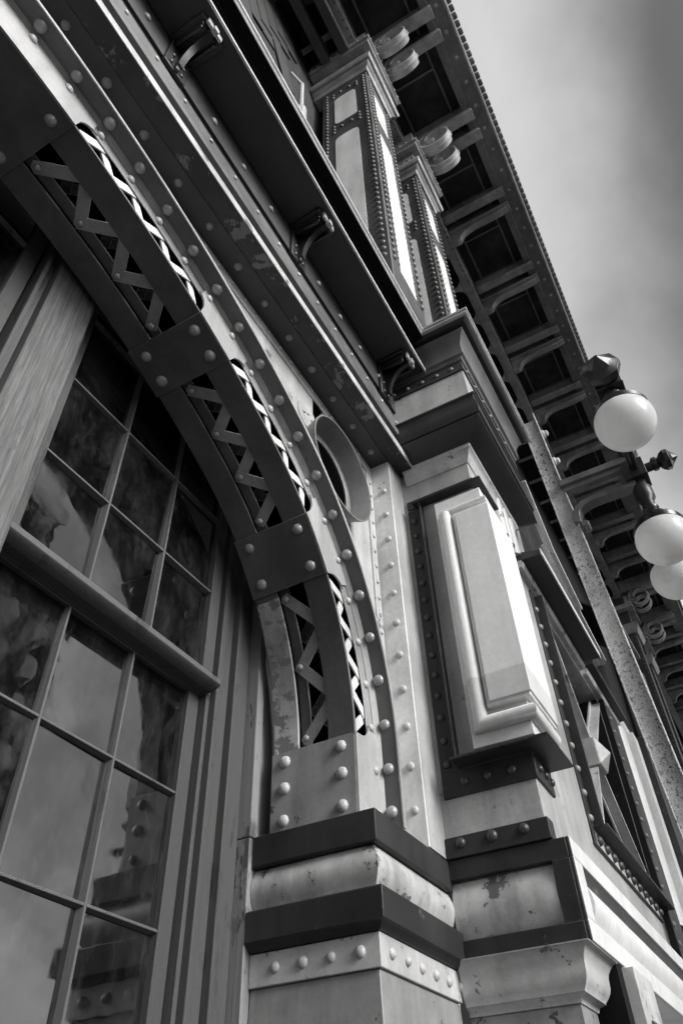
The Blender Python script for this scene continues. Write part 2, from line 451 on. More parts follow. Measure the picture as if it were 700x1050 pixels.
for k in range(16):
    rivet(FL, (2.47 - k*.21, 1.10, 3.07), (0,0,-1), .0185, 'mid')
for k in range(17): small((2.545, YS-.0075, 1.35 + k*.098), (0,-1,0), .0115)
for k in range(34): small((2.42 - k*.098, YS-.008, 3.032), (0,-1,0), .0115)
for z in (1.0,): pass
ring = MB()
CX, CZr = 2.045, 2.512
ring.lathe((CX, 1.155, CZr), (0,-1,0), [(.236,0),(.240,.03),(.262,.095),(.264,.105),(.256,.105),(.252,.095),(.232,.028),(.228,.006)], 64, caps=False)
ring.lathe((CX, 1.150, CZr), (0,-1,0), [(.236,0),(.236,.006),(.198,.006),(.194,.003),(.194,-.01)], 64, caps=False)
RG = ring.build('iron_ring', 'ringp', SP, smooth=50)
hole = MB().lathe((CX, 1.158, CZr), (0,-1,0), [(.197,0),(.197,.004)], 48); hole.build('painted_opening', 'void', SP)  # black disc paints in the unlit hole; the plate behind is solid
for (x, z) in ((1.90, 2.80), (2.33, 2.19)):
    MB().lathe((x, YS, z), (0,-1,0), [(.085,0),(.085,.006)], 24).build('ring_lug', 'light', SP, bevel=.002)
    for a in (-1, 0, 1):
        small((x + a*.035, YS-.006, z + (.02 if a == 0 else 0)*(1 if z > 2.5 else -1)), (0,-1,0), .011)
hl = MB()
hl.prism([(1.52,2.66),(1.60,2.64),(1.80,2.565),(1.80,2.60),(1.76,2.655),(1.60,2.72),(1.52,2.725)], 'y', YS-.004, YS-.001)
hl.lathe((2.435, YS-.001, 1.80), (0,-1,0), [(.05,0),(.05,.003)], 20)
hl.build('painted_opening', 'void', SP)  # black patches painted on the plate for the unlit holes

# --- pedestal under the arch foot
PX, PYF, PYB = 2.149, 1.053, 1.52
ped_path = [(PX, PYB), (PX, PYF), (2.76, PYF)]
p = MB(); p.box(PX+.05, 2.78, PYF+.05, PYB, -ZO+.004, .98)
p.sweep([(-.06,-1.5),(.0,-1.5),(-.006,.2),(-.022,.535),(-.06,.535)], ped_path)
PED = p.build('pedestal', 'mid', B, bevel=.003)
q = MB().sweep([(-.06,.537),(-.012,.537),(-.012,.628),(-.06,.628)], ped_path); RBAND = q.build('rivet_band', 'light', PED, bevel=.002)
q = MB().sweep([(-.06,.630),(-.005,.630),(.012,.648),(.022,.652),(.022,.742),(.010,.748),(-.06,.748)], ped_path); q.build('lower_band', 'dark', PED, bevel=.003)
cush = [(-.06,.750),(-.010,.750)] + [(-.018 + .022*math.sin(math.pi*t/8), .755 + .12*t/8) for t in range(9)] + [(-.02,.878),(-.06,.878)]
q = MB().sweep(cush, ped_path); q.build('cushion_moulding', 'cream', PED, smooth=60)
q = MB().sweep([(-.06,.880),(.0,.880),(.004,.884),(.004,.983),(-.06,.984)], ped_path); q.build('cap', 'dark', PED, bevel=.004)
for k in range(4): rivet(RBAND, (PX+.012, 1.13 + k*.098, .583), (-1,0,0), .0165, 'light')
for k in range(6): rivet(RBAND, (PX+.085 + k*.105, PYF+.012, .583), (0,-1,0), .0165, 'light')

# --- wall strip between arch and pier, pier body and the wall beyond
XP, YP = 2.742, .655
wl = MB(); wl.box(2.592, 2.75, 1.05, 1.35, .99, 3.07); wl.build('infill_wall', 'wallpaint', B)
XW0, XW1, ZW0, ZW1 = 3.74, 5.03, 1.30, 2.66
pr = MB()
pr.box(XP, XW0, YP, 1.4, 1.0, 3.74)                        # pier shaft with its corner
pr.box(XW0+.0005, XW1-.0005, YP, 1.4, 1.0, ZW0); pr.box(XW0+.0005, XW1-.0005, YP, 1.4, ZW1, 2.95); pr.box(XW1, 40, YP, 1.4, 1.0, 2.95)
PIER = pr.build('pier', 'wallpaint', B, bevel=.004)
up = MB(); up.box(XW0+.001, 40, .86, 1.5, 2.95, 4.0); up.build('attic_wall', 'white', B)
bk = MB().box(XW0-.02, XW1+.02, 1.38, 1.42, ZW0-.02, ZW1+.02); bk.build('dark_backing', 'black', PIER)

# recess frame on the pier's corner (dark riveted angle) and the raised tablet
f = MB()
Z1, Z2 = 1.21, 2.86; FI = .108
xo = XP - .010
f.box(xo, XP-.0005, .952, 1.030, Z1+FI+.0005, Z2-FI*.55-.0105)                                # back upright
f.sweep([(-.02,Z1),(.010,Z1),(.010,Z1+FI),(-.02,Z1+FI)], [(XP,1.030),(XP,YP),(2.96,YP)])      # lower band round the corner
f.sweep([(-.02,Z2-FI*.55),(.010,Z2-FI*.55),(.010,Z2),(-.02,Z2)], [(XP,1.030),(XP,YP),(2.96,YP)])
f.box(2.90, 2.96, YP-.0095, YP+.001, Z1+FI, Z2-FI*.55)
f.sweep([(.0,Z1+FI-.002),(.105,Z1+FI-.002),(.105,Z1+FI+.010),(.0,Z1+FI+.010)], [(XP,.951),(XP,YP),(2.97,YP)])   # outstanding leg
f.sweep([(.0,Z2-FI*.55-.010),(.06,Z2-FI*.55-.010),(.06,Z2-FI*.55),(.0,Z2-FI*.55)], [(XP,.985),(XP,YP),(2.97,YP)])
f.box(XP-.048, XP-.0005, .942, .9515, Z1+FI+.0105, Z2-FI*.55-.011)
FRM = f.build('recess_frame', 'dark', PIER, bevel=.003)
for k in range(14): rivet(FRM, (xo, .998, Z1+.135 + k*.1045), (-1,0,0), .0165, 'darkr')
for k in range(3): rivet(FRM, (xo, .935 - k*.098, Z1+.052), (-1,0,0), .0175, 'darkr')
for k in range(3): small((XP+.045 + k*.075, YP-.010, Z1+.052), (0,-1,0), .0165, 1, 10)
for k in range(5): small((xo, .93 - k*.07, Z2-.03), (-1,0,0), .011, 1)
bs = MB(); T1, T2 = 1.365, 2.74
def wrap(mb, e0, e1, yb, xe, z0, z1):
    """a block wrapped round the pier corner from depth yb on one face to xe on the other"""
    mb.prism([(XP-e1, yb),(XP-e1, YP-e1),(xe, YP-e1),(xe, YP+.01),(XP+.01, YP+.01),(XP+.01, yb)], 'z', z0, z1)
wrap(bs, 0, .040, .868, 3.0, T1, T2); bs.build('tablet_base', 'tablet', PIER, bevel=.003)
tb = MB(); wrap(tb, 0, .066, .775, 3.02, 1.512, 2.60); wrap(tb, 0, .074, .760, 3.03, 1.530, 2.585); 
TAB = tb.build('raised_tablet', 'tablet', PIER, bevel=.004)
# roll moulding down the back edge, under and over the tablet
rl = MB()
def roll_prof(r=.031): return [(math.cos(a*math.pi/8)*r, math.sin(a*math.pi/8)*r) for a in range(16)]
xr = XP - .046
pth = [Vector((xr, .815, 2.63)), Vector((xr, .815, 1.452)), Vector((xr, YP-.046, 1.452)), Vector((2.99, YP-.046, 1.452))]
def tubepath(mb, pts, r, n=16, mi=0, refs=None):
    rings = []
    for i, p_ in enumerate(pts):
        d0 = (pts[i]-pts[i-1]).normalized() if i else None
        d1 = (pts[i+1]-pts[i]).normalized() if i < len(pts)-1 else None
        if d0 is None: d = d1
        elif d1 is None: d = d0
        else: d = (d0+d1).normalized()
        dref = d1 if d0 is None else d0
        if i == 0: u = dref.orthogonal().normalized()
        else:
            u = prev_u - dref*prev_u.dot(dref); u.normalize()
        v = dref.cross(u)
        ring_ = []
        for k in range(n):
            q_ = u*math.cos(2*math.pi*k/n)*r + v*math.sin(2*math.pi*k/n)*r
            # slide the ring along the incoming direction onto the mitre plane
            t = -q_.dot(d)/dref.dot(d); ring_.append(p_ + q_ + dref*t)
        rings.append(ring_)
        if d1 is not None and d0 is not None:
            # transport u to next segment
            rot = d0.rotation_difference(d1); prev_u = rot @ u
        else: prev_u = u
    return mb.loft(rings, mi=mi)
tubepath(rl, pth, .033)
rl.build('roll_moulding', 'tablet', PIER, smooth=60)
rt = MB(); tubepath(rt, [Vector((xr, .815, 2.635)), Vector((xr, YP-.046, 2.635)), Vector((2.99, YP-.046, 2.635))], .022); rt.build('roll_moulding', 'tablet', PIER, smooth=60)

# base block below the shaft
bb = MB()
bpath = [(XP, 1.06), (XP, YP), (40, YP)]
BX, BY = XP, .588
bb.box(BX+.034, 40, BY+.012, 1.2, .655, .99)
BLK = bb.build('base_block', 'white', PIER)
q = MB()     # dark framed end face
q.box(BX, BX+.0335, BY+.0125, 1.053, .915, .984); q.box(BX, BX+.0335, BY+.0125, 1.053, .655, .715); q.box(BX, BX+.0115, BY, BY+.0124, .9151, .984); q.box(BX, BX+.0115, BY, BY+.0124, .655, .7149); q.box(BX, BX+.0335, BY+.0125, .665, .715, .915); q.box(BX, BX+.0115, BY, BY+.0124, .715, .915)
q.build('end_frame', 'dark', BLK, bevel=.003)
q = MB(); q.sweep([(-.02,.986),(.012,.986),(.012,1.062),(-.02,1.062)], [(XP,1.048),(XP,YP),(2.80,YP)]); ub = q.build('upper_band', 'dark', BLK, bevel=.003)
for k in range(3): rivet(ub, (XP-.012, .985 - k*.125, 1.035), (-1,0,0), .021, 'darkr')
q = MB(); q.loft([[(BX+.03 - .026*math.sin(math.pi*t/8), y, .716 + .198*t/8) for t in range(9)] + [(BX+.03,y,.914),(BX+.03,y,.716)] for y in (.667, 1.053)]); q.build('end_cushion', 'cream', BLK, smooth=60)
q = MB()     # long front: frame strips, groove darkened to paint in its shadow and cushion
q.box(BX+.0117, 40, BY, BY+.0118, .918, .989); q.box(BX+.0117, 2.86, BY, BY+.0118, .728, .9178); q.box(BX+.0117, 40, BY, BY+.0118, .655, .7278)
q.build('front_frame', 'white', BLK, bevel=.003)
q = MB().box(2.861, 40, BY+.008, BY+.0119, .862, .917); q.build('front_groove', 'dark', BLK)
q = MB(); q.loft([[(x, BY+.011 - .022*math.sin(math.pi*t/10), .730 + .130*t/10) for t in range(11)] for x in (2.862, 40)], closed=True); q.build('front_cushion', 'white', BLK, smooth=60)
# ogee corbel and lower shaft
og = [(-.1,.50),(-.055,.50),(-.050,.515),(-.030,.525)] + [(-.030 + .045*(t/8) + .007*math.sin(math.pi*2*t/8), .53 + .115*t/8) for t in range(9)] + [(.03,.650),(.03,.654),(-.1,.654)]
q = MB().sweep(og, [(XP, 1.06), (XP, YP-.03), (3.06, YP-.03), (3.06, 1.0)]); q.build('corbel', 'light', PIER, smooth=55)
q = MB().sweep([(-.2,-1.5),(-.02,-1.5),(-.035,.1),(-.06,.40),(-.06,.499),(-.2,.499)], [(XP, 1.06), (XP, YP-.03), (3.06, YP-.03), (3.06, 1.0)]); q.build('lower_shaft', 'mid', PIER)
q = MB(); q.box(3.08, 40, .80, 1.2, -ZO+.004, .654); q.build('base_wall', 'light', PIER)
q = MB().box(3.075, 3.155, .60, .7995, -1.0, .6535); q.build('gap_shade_block', 'vdark', PIER)  # solid black box painted in for the shade of the gap
for x in (3.16, 5.3):
    q = MB(); q.box(x, x+.30, .56, .80, .20, .652); q.box(x+.08, x+.25, .552, .5605, .25, .50, 1); q.box(x+.105, x+.225, .548, .5525, .28, .47)
    q.build('console_block', ['light', 'dark'], PIER, bevel=.004)

# --- grille window in the pier wall
gf = MB()
gx0, gx1 = 3.53, 5.0
gf.box(gx0, gx0+.06, YP-.009, YP+.001, 1.215, 2.64); gf.box(gx0+.055, gx0+.067, YP-.06, YP+.001, 1.30, 2.62)
gf.box(gx0+.067, XW0, YP-.003, YP+.0005, 1.30, 2.62)
gf.box(gx0+.28, gx0+.292, YP+.001, 1.0, 1.30, 2.64)
gf.box(XW1-.012, XW1+.004, YP+.002, 1.0, 1.30, 2.66); gf.box(5.035, 5.41, YP-.040, YP+.001, 1.05, 2.66)
gf.box(gx0+.06, 5.08, YP-.075, YP+.001, 1.292, 1.304)
GW = gf.build('grille_window', 'dark', PIER, bevel=.003)
q = MB(); q.box(gx0, 4.93, YP-.008, YP+.001, 1.214, 1.291, 0); q.box(gx0-.01, 4.95, YP-.014, YP+.001, 1.203, 1.2135, 1); SILL = q.build('riveted_sill', ['light', 'dark'], GW, bevel=.002)
for k in range(11): small((gx0+.10 + k*.128, YP-.008, 1.25), (0,-1,0), .025, 1, 10)
for k in range(11): small((gx0+.03, YP-.009, 1.33 + k*.118), (0,-1,0), .019, 3, 10)
for k in range(16): small((5.075, YP-.040, 1.12 + k*.10), (0,-1,0), .017, 3, 9)
bc = Vector((4.22, .70, 1.90)); 
for (tx, tz) in ((3.80, 2.60), (4.98, 2.60), (3.80, 1.31), (4.98, 1.31)):
    q = MB().bar(bc, (tx, .70, tz), .07, .012, (0,-1,0)); q.bar(bc + Vector((0,-.03,0)), (tx, .67, tz), .014, .06, (0,-1,0)); q.build('cross_bar', 'light', GW, bevel=.002)
q = MB(); d_ = .08
q.box(bc.x-d_, bc.x+d_, .62, .72, bc.z-d_, bc.z+d_); q.loft([[(bc.x-d_,.6195,bc.z-d_),(bc.x+d_,.6195,bc.z-d_),(bc.x+d_,.6195,bc.z+d_),(bc.x-d_,.6195,bc.z+d_)], [(bc.x+a*.004,.565,bc.z+b*.004) for a,b in ((-1,-1),(1,-1),(1,1),(-1,1))]])
q.build('boss', 'light', GW, bevel=.004)
# hood over the grille window
HX0, HX1 = 3.36, 4.62
q = MB(); q.prism([(YP+.002,2.68),(YP-.03,2.68),(YP-.045,2.705),(YP-.035,2.728),(YP+.002,2.729)], 'x', HX0, HX1); q.build('bed_moulding', 'light', PIER, bevel=.002)
q = MB(); q.prism([(YP+.001,2.7365),(YP-.13,2.730),(YP-.15,2.726),(YP-.15,2.765),(YP+.001,2.80)], 'x', HX0+.01, HX1); q.build('window_hood', 'soffit', PIER, bevel=.002)
q = MB(); q.box(HX0+.005, HX1+.005, YP-.157, YP-.1502, 2.724, 2.768); q.build('hood_lip', 'white', PIER)
q = MB()
for x in (3.0, 3.10, 3.20): q.cyl((x+.17, YP-.005, 2.775), (x+.17, YP-.005, 3.06), .035, 14)
q.build('flutes', 'light', PIER, smooth=60)
# second hood and the half-round panel on the next pier
q = MB(); q.prism([(YP+.002,2.68),(YP-.03,2.68),(YP-.045,2.705),(YP-.035,2.728),(YP+.002,2.729)], 'x', HX1+.06, 5.6); q.build('bed_moulding', 'light', PIER, bevel=.002)
q = MB(); q.prism([(YP+.001,2.731),(YP-.09,2.735),(YP-.095,2.76),(YP+.001,2.78)], 'x', HX1+.05, 5.6); q.build('window_hood', 'dark', PIER, bevel=.002)
def half_round(x0, x1, y, z0, z1, dep):
    mb = MB(); n = 12; rings = []
    def ringz(z, k): return [(((x0+x1)/2) + (x1-x0)/2*k*math.cos(math.pi*t/n), y - dep*k*math.sin(math.pi*t/n), z) for t in range(n+1)]
    for t in range(6): a = math.pi/2*t/5; rings.append(ringz(z0 + (x1-x0)/2*(1-math.sin(a)), max(.02, math.cos(a-math.pi/2) if t else .02)))
    for t in range(6): a = math.pi/2*t/5; rings.append(ringz(z1 - (x1-x0)/2*(1-math.cos(a)), max(.02, math.cos(a))))
    return mb.loft(rings)
q = half_round(5.50, 5.82, YP, 1.32, 2.72, .045); q.build('half_round_panel', 'white', PIER, smooth=60)
q = MB().box(6.16, 6.36, YP-.05, YP+.001, 1.05, 2.9); q.build('pier_strip', 'white', PIER); q = MB().box(6.37, 9.0, YP-.10, YP+.001, 1.05, 2.94); q.build('pier_strip', 'dark', PIER)
# strap ornament on the hood (bent pale straps)
q = MB()
def strap(pts, y0, y1, t):
    for a, b in zip(pts[:-1], pts[1:]):
        q.bar((a[0], (y0+y1)/2, a[1]), (b[0], (y0+y1)/2, b[1]), abs(y1-y0), t, (-(b[1]-a[1]), 0, b[0]-a[0]))
strap([(3.50,3.40),(3.85,3.02),(4.35,2.92),(4.9,2.86)], .50, .53, .02); strap([(3.70,3.42),(4.0,3.12),(4.55,2.95),(4.95,2.87)], .52, .55, .02)
strap([(4.05,3.35),(4.4,3.12),(5.0,2.90)], .56, .59, .02); strap([(3.35,3.30),(3.7,2.98),(4.2,2.86)], .47, .50, .02)
q.build('bent_strap', 'white', PIER, bevel=.002)

# --- entablature on the pier
ep = [(XP, 1.02), (XP, YP), (3.44, YP), (3.44, 1.0)]
ENT = MB().box(XP+.001, 3.439, YP+.001, 1.4, 3.74, 4.0).build('entablature', 'mid', B)
def mould(prof, mat, name, path=ep, parent=None, bevel=.003, smooth=40):
    return MB().sweep(prof, path).build(name, mat, parent or ENT, bevel=bevel, smooth=smooth)
mould([(-.02,2.985),(.006,2.985),(.010,3.0),(.022,3.02),(.030,3.05),(.045,3.062),(.045,3.088),(-.02,3.088)], 'light', 'neck_moulding', smooth=50)
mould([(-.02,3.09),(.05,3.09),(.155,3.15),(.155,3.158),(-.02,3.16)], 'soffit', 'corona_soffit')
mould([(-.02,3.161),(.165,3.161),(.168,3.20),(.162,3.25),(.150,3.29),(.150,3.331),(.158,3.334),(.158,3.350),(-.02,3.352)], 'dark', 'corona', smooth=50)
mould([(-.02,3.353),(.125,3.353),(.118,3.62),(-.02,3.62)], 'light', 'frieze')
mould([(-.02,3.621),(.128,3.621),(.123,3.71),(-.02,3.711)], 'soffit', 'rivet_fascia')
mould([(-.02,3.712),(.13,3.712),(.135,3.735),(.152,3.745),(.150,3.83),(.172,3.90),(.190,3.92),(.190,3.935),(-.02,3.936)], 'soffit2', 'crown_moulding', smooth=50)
mould([(-.02,3.937),(.215,3.945),(.235,3.965),(-.02,3.97)], 'dark', 'crown_soffit')
CRL = mould([(-.02,3.9705),(.242,3.9705),(.250,3.977),(.250,3.990),(.243,3.993),(.256,3.996),(.258,4.010),(.25,4.016),(-.02,4.02)], 'light', 'crown_lip', bevel=.002)
for k in range(5): small((XP-.125, .60 + k*.095, 3.665), (-1,0,0), .013, 3, 9)
for k in range(6): small((XP-.06 + k*.13, YP-.126, 3.665), (0,-1,0), .013, 3, 9)

# --- cornice of the arch bay
XL = -9.0; XR = 2.741
cn = MB(); cn.box(XL, XR, 1.0, 1.4, 3.0835, 4.0); CN = cn.build('bay_cornice', 'soffit', B)
def run(prof, mat, name, x0=XL, x1=XR-.03, bevel=.002, parent=None):
    return MB().prism(prof, 'x', x0, x1).build(name, mat, parent or CN, bevel=bevel)
run([(1.049,3.074),(.962,3.071),(.962,3.10),(1.049,3.10)], 'rough', 'flaking_soffit', bevel=0)
run([(.999,3.1005),(.958,3.068),(.955,3.085),(.958,3.12),(.966,3.150),(.999,3.165)], 'light', 'drip_moulding')
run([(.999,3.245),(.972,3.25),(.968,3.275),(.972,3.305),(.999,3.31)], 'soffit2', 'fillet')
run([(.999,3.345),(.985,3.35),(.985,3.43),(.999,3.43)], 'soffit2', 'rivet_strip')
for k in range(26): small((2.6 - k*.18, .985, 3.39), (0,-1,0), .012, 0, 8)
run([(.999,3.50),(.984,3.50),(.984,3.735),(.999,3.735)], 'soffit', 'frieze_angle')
for k in range(16): rivet(CN, (2.40 - k*.23, .984, 3.60), (0,-1,0), .0185, 'mid') if k < 9 else small((2.40 - k*.23, .984, 3.60), (0,-1,0), .0185, 3)
run([(.983,3.74),(.762,3.74),(.762,3.76),(.983,3.76)], 'soffit', 'cornice_soffit', x1=XR-.1)
run([(.7615,3.735),(.750,3.732),(.748,3.745),(.752,3.765),(.7615,3.765)], 'white', 'soffit_lip', x1=XR-.1)
run([(.99,3.766),(.770,3.766),(.765,3.785),(.80,3.80),(.80,3.935),(.77,3.945),(.77,3.950),(.705,3.955),(.705,3.9655),(.99,3.9655)], 'vdark', 'crown_moulding', x1=XR-.1)  # crown underside blackened to paint in its shade
run([(.99,3.966),(.708,3.966),(.700,3.972),(.700,3.982),(.706,3.986),(.690,3.990),(.686,3.998),(.690,4.008),(.99,4.012)], 'white', 'crown_lip', x1=XR-.1)
# brackets under the soffit
def bracket(x):
    wd = .078
    q = MB()
    q.box(x-wd, x+wd, .80, .983, 3.718, 3.739)                       # top plate
    q.box(x-wd*.8, x+wd*.8, .965, .9835, 3.44, 3.718)                # wall plate
    pts = [(.955,3.717),(.80,3.717),(.80,3.672)]
    for t in range(9):
        a = math.pi/2*t/8; pts.append((.815 + .13*math.sin(a) , 3.672 - .20*(1-math.cos(a)) ))
    pts += [(.950,3.45),(.964,3.44),(.964,3.717)]
    q.prism(pts, 'x', x-.010, x+.010); q.box(x-.055, x+.055, .815, .955, 3.700, 3.7175); q.box(x-.05, x-.035, .82, .96, 3.66, 3.70); q.box(x+.035, x+.05, .82, .96, 3.66, 3.70)
    o = q.build('cornice_bracket', 'iron', CN, bevel=.003)
    r = MB()                                                          # rolled front edge
    for t in range(9):
        pass
    r.loft([[(x-.014, .817 + .13*math.sin(math.pi/2*t/8) - .010, 3.670 - .20*(1-math.cos(math.pi/2*t/8))), (x+.014, .817 + .13*math.sin(math.pi/2*t/8) - .010, 3.670 - .20*(1-math.cos(math.pi/2*t/8))), (x+.014, .817 + .13*math.sin(math.pi/2*t/8), 3.668 - .20*(1-math.cos(math.pi/2*t/8))), (x-.014, .817 + .13*math.sin(math.pi/2*t/8), 3.668 - .20*(1-math.cos(math.pi/2*t/8)))] for t in range(9)])
    r.build('bracket_edge', 'iron', o)
    r = MB()
    for dx in (-.03, .03): 
        r.box(x+dx-.016, x+dx+.016, .786, .8, 3.675, 3.737)
    r.box(x-.014, x+.014, .775, .80, 3.66, 3.70)
    r.build('bracket_tip', 'light', o, bevel=.002)
    for dx in (-.04, .04):
        for y in (.84, .93): small((x+dx, y, 3.718), (0,0,-1), .012, 1, 8)
        for z in (3.48, 3.56): small((x+dx*.8, .965, z), (0,-1,0), .011, 1, 8)
for x in (2.46, 1.49, .52, -.45): bracket(x)

# --- window sashes behind the arch
YG = 1.6
def sash(x0, cols, rows, yf, st, mt, name='window_sash', top=None):
    """stiles, rails and glazing bars; cols/rows are bar centre lines, outermost ones are stiles"""
    q = MB(); d = .045
    q.box(cols[0]-st, cols[0]+.010, yf, yf+d, rows[0]-.05, rows[-1]+.05); q.box(cols[-1]-.010, cols[-1]+st, yf, yf+d, rows[0]-.05, rows[-1]+.05)
    q.box(cols[0]+.010, cols[-1]-.010, yf+.001, yf+d, rows[-1]-.012, rows[-1]+.05)
    q.box(cols[0]+.010, cols[-1]-.010, yf+.001, yf+d, rows[0]-.05, rows[0]+.012)
    o = q.build(name, 'sash', B, bevel=.003)
    for c_ in cols[1:-1]:
        g = MB(); g.prism([(c_-.011,yf+.034),(c_-.004,yf+.002),(c_+.004,yf+.002),(c_+.011,yf+.034)], 'z', rows[0]+.012, rows[-1]-.012); g.build('glazing_bar', 'sashb', o, bevel=.0015)
    for r_ in rows[1:-1]:
        g = MB(); g.prism([(yf+.034,r_-.011),(yf+.0035,r_-.004),(yf+.0035,r_+.004),(yf+.034,r_+.011)], 'x', cols[0]+.010, cols[-1]-.010); g.build('glazing_bar', 'sashb', o, bevel=.0015)
    for i in range(len(cols)-1):
        for j in range(len(rows)-1):
            tx, tz = random.uniform(-.004,.004), random.uniform(-.004,.004)
            a, b = cols[i]+.004, cols[i+1]-.004; e, f_ = rows[j]+.004, rows[j+1]-.004
            g = MB(); y = yf + .024
            v = [(a,y-tx-tz,e),(b,y+tx-tz,e),(b,y+tx+tz,f_),(a,y-tx+tz,f_)]
            g.loft([v, [(p_[0],p_[1]+.004,p_[2]) for p_ in v]]); g.build('window_pane', 'glass', o, smooth=10)
    return o
sash(0, [.945, 1.252, 1.555, 1.858], [1.500, 1.878, 2.272, 2.67, 3.06], 1.578, .050, .02)
sash(0, [.945, 1.252, 1.555, 1.862], [-.20, .235, .648, 1.062, 1.455], 1.632, .050, .02)
sash(0, [-.39, -.06, .27, .60], [1.500, 1.878, 2.272, 2.67, 3.06], 1.578, .050, .02)
sash(0, [-.39, -.06, .27, .60], [-.20, .235, .648, 1.062, 1.455], 1.632, .050, .02)
q = MB(); q.prism([(1.66,1.452),(1.577,1.450),(1.545,1.462),(1.538,1.468),(1.538,1.488),(1.545,1.494),(1.62,1.500),(1.66,1.50)], 'x', .884, 1.915)
q.build('meeting_rail', 'sashb', B, bevel=.002)
q = MB(); q.prism([(1.66,1.452),(1.577,1.450),(1.538,1.468),(1.538,1.488),(1.62,1.500),(1.66,1.50)], 'x', -.445, .654); q.build('meeting_rail', 'sashb', B, bevel=.002)
q = MB(); q.box(.700, .884, 1.500, 1.70, -ZO+.004, 3.2); q.build('mullion_post', 'wood', B, bevel=.004)
q = MB(); q.box(.66, .6995, 1.54, 1.70, -ZO+.004, 3.2); q.box(.655, .672, 1.52, 1.5395, -ZO+.004, 3.2); q.build('stop_bead', 'jamb', B, bevel=.003)
q = MB()
q.box(1.916, 1.935, 1.60, 1.72, -ZO+.004, 3.1); q.box(1.9355, 1.965, 1.572, 1.72, -ZO+.004, 3.1); q.box(1.9655, 2.02, 1.585, 1.72, -ZO+.004, 3.1)
q.box(2.0205, 2.045, 1.555, 1.72, -ZO+.004, 3.1)
q.build('window_jamb', 'jamb', B, bevel=.004)
q = MB(); q.box(2.0455, 2.118, 1.565, 1.72, -ZO+.004, 3.1); q.box(2.1185, 2.128, 1.59, 1.72, -ZO+.004, 3.1); q.build('outer_casing', 'jamb', B, bevel=.004)
q = MB(); q.box(2.1285, 2.172, 1.521, 1.72, -ZO+.004, .98); q.box(2.1285, 2.172, 1.521, 1.72, .984, 3.1); q.box(2.1725, 2.62, 1.535, 1.72, .984, 3.1); q.build('split_strip', 'strip', B, bevel=.003)
for z_ in ([1.500, 1.878, 2.272, 2.67, 3.06], [-.20, .235, .648, 1.062, 1.455]): sash(0, [-1.648, -1.345, -1.042, -.735], z_, 1.578 if z_[0] > 1 else 1.632, .05, .02)
q = MB(); q.box(-.674, -.45, 1.500, 1.70, -ZO+.004, 3.2); q.build('mullion_post', 'wood', B, bevel=.004)
q = MB(); q.prism([(1.66,1.452),(1.577,1.450),(1.538,1.468),(1.538,1.488),(1.62,1.500),(1.66,1.50)], 'x', -1.72, -.68); q.build('meeting_rail', 'sashb', B, bevel=.002)
q = MB(); q.box(-2.3, -1.70, 1.565, 1.715, -ZO+.004, 3.1); q.build('outer_casing', 'jamb', B, bevel=.004)
q = MB(); q.box(-9, -2.6, .655, 1.5, -ZO+.004, 3.07); q.box(-2.62, -1.94, 1.06, 1.52, -ZO+.004, .98); q.build('pier', 'wallpaint', B, bevel=.004)
q = MB(); q.box(-2.58, -1.45, YS, YS+.012, 1.6, 3.07); q.build('spandrel_panel', 'light', B)
q = MB(); q.box(-2.6, 2.6, 1.72, 1.78, -ZO+.004, 3.3); q.build('rear_wall', 'black', B)
q = MB(); q.box(-1.7, 1.9, 1.50, 1.60, 3.10, 3.35); q.build('window_head', 'jamb', B)

# --- upper storey
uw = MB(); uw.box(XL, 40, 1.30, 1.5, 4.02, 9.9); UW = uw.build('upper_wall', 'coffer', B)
# herringbone brick panel of the upper storey
hb = MB(); bw, bh = .62, .205
for i in range(-4, 5):
    for j in range(-3, 6):
        for o_ in (0, 1):
            ox, oz = 1.3 + (i+j)*bh*1.0 + i*bh, 8.4 + (j-i)*bh*1.0 + i*bh*0
            u0, w0 = 1.3 + i*2*bh*1.5 + (j % 3)*bh, 8.4 + j*bh
            u0 = 1.3 + i*4*bh + j*bh; w0 = 8.4 + j*bh
            r4 = (u0, u0+3*bh, w0, w0+bh) if o_ == 0 else (u0+3*bh, u0+4*bh, w0-2*bh, w0+bh)
            a = math.radians(20); g = .008
            c4 = []
            for u, v in ((r4[0]+g, r4[2]+g), (r4[1]-g, r4[2]+g), (r4[1]-g, r4[3]-g), (r4[0]+g, r4[3]-g)):
                du, dv = u-1.3, v-8.4; c4.append((1.3 + du*math.cos(a) - dv*math.sin(a), 8.4 + du*math.sin(a) + dv*math.cos(a)))
            if all(XL < p_[0] < 1.95 and 6.5 < p_[1] < 9.6 for p_ in c4): hb.prism(c4, 'y', 1.286 - random.random()*.004 - .006*o_, 1.299)
hb.build('herringbone_brickwork', 'brick', UW, bevel=.004)
pl = MB()
def holed(cx_, cy_, r, hx, hy, z):
    n = 32; o = []; i_ = []
    for k in range(n):
        a = 2*math.pi*k/n; c_, s_ = math.cos(a), math.sin(a)
        m = max(abs(c_)/hx, abs(s_)/hy); o.append((cx_ + c_/m, cy_ + s_/m)); i_.append((cx_ + c_*r, cy_ + s_*r))
    pl.loft([[(x,y,z) for x,y in i_], [(x,y,z) for x,y in o], [(x,y,z+.02) for x,y in o], [(x,y,z+.02) for x,y in i_]], caps=False)
holed(1.30, .72, .14, .32, .30, 9.32)
pl.build('holed_gusset', 'pil', UW)
for k in range(5): small((1.02 + k*.14, .45, 9.32), (0,0,-1), .02, 2); small((1.60, .48 + k*.12, 9.32), (0,0,-1), .02, 2)
for y in (.80, 1.02):
    q = MB(); q.box(1.2, 2.24, y, y+.012, 9.0, 9.26); q.box(1.2, 2.24, y, y+.10, 8.99, 9.0); q.build('tie_channel', 'pil', UW, bevel=.003)

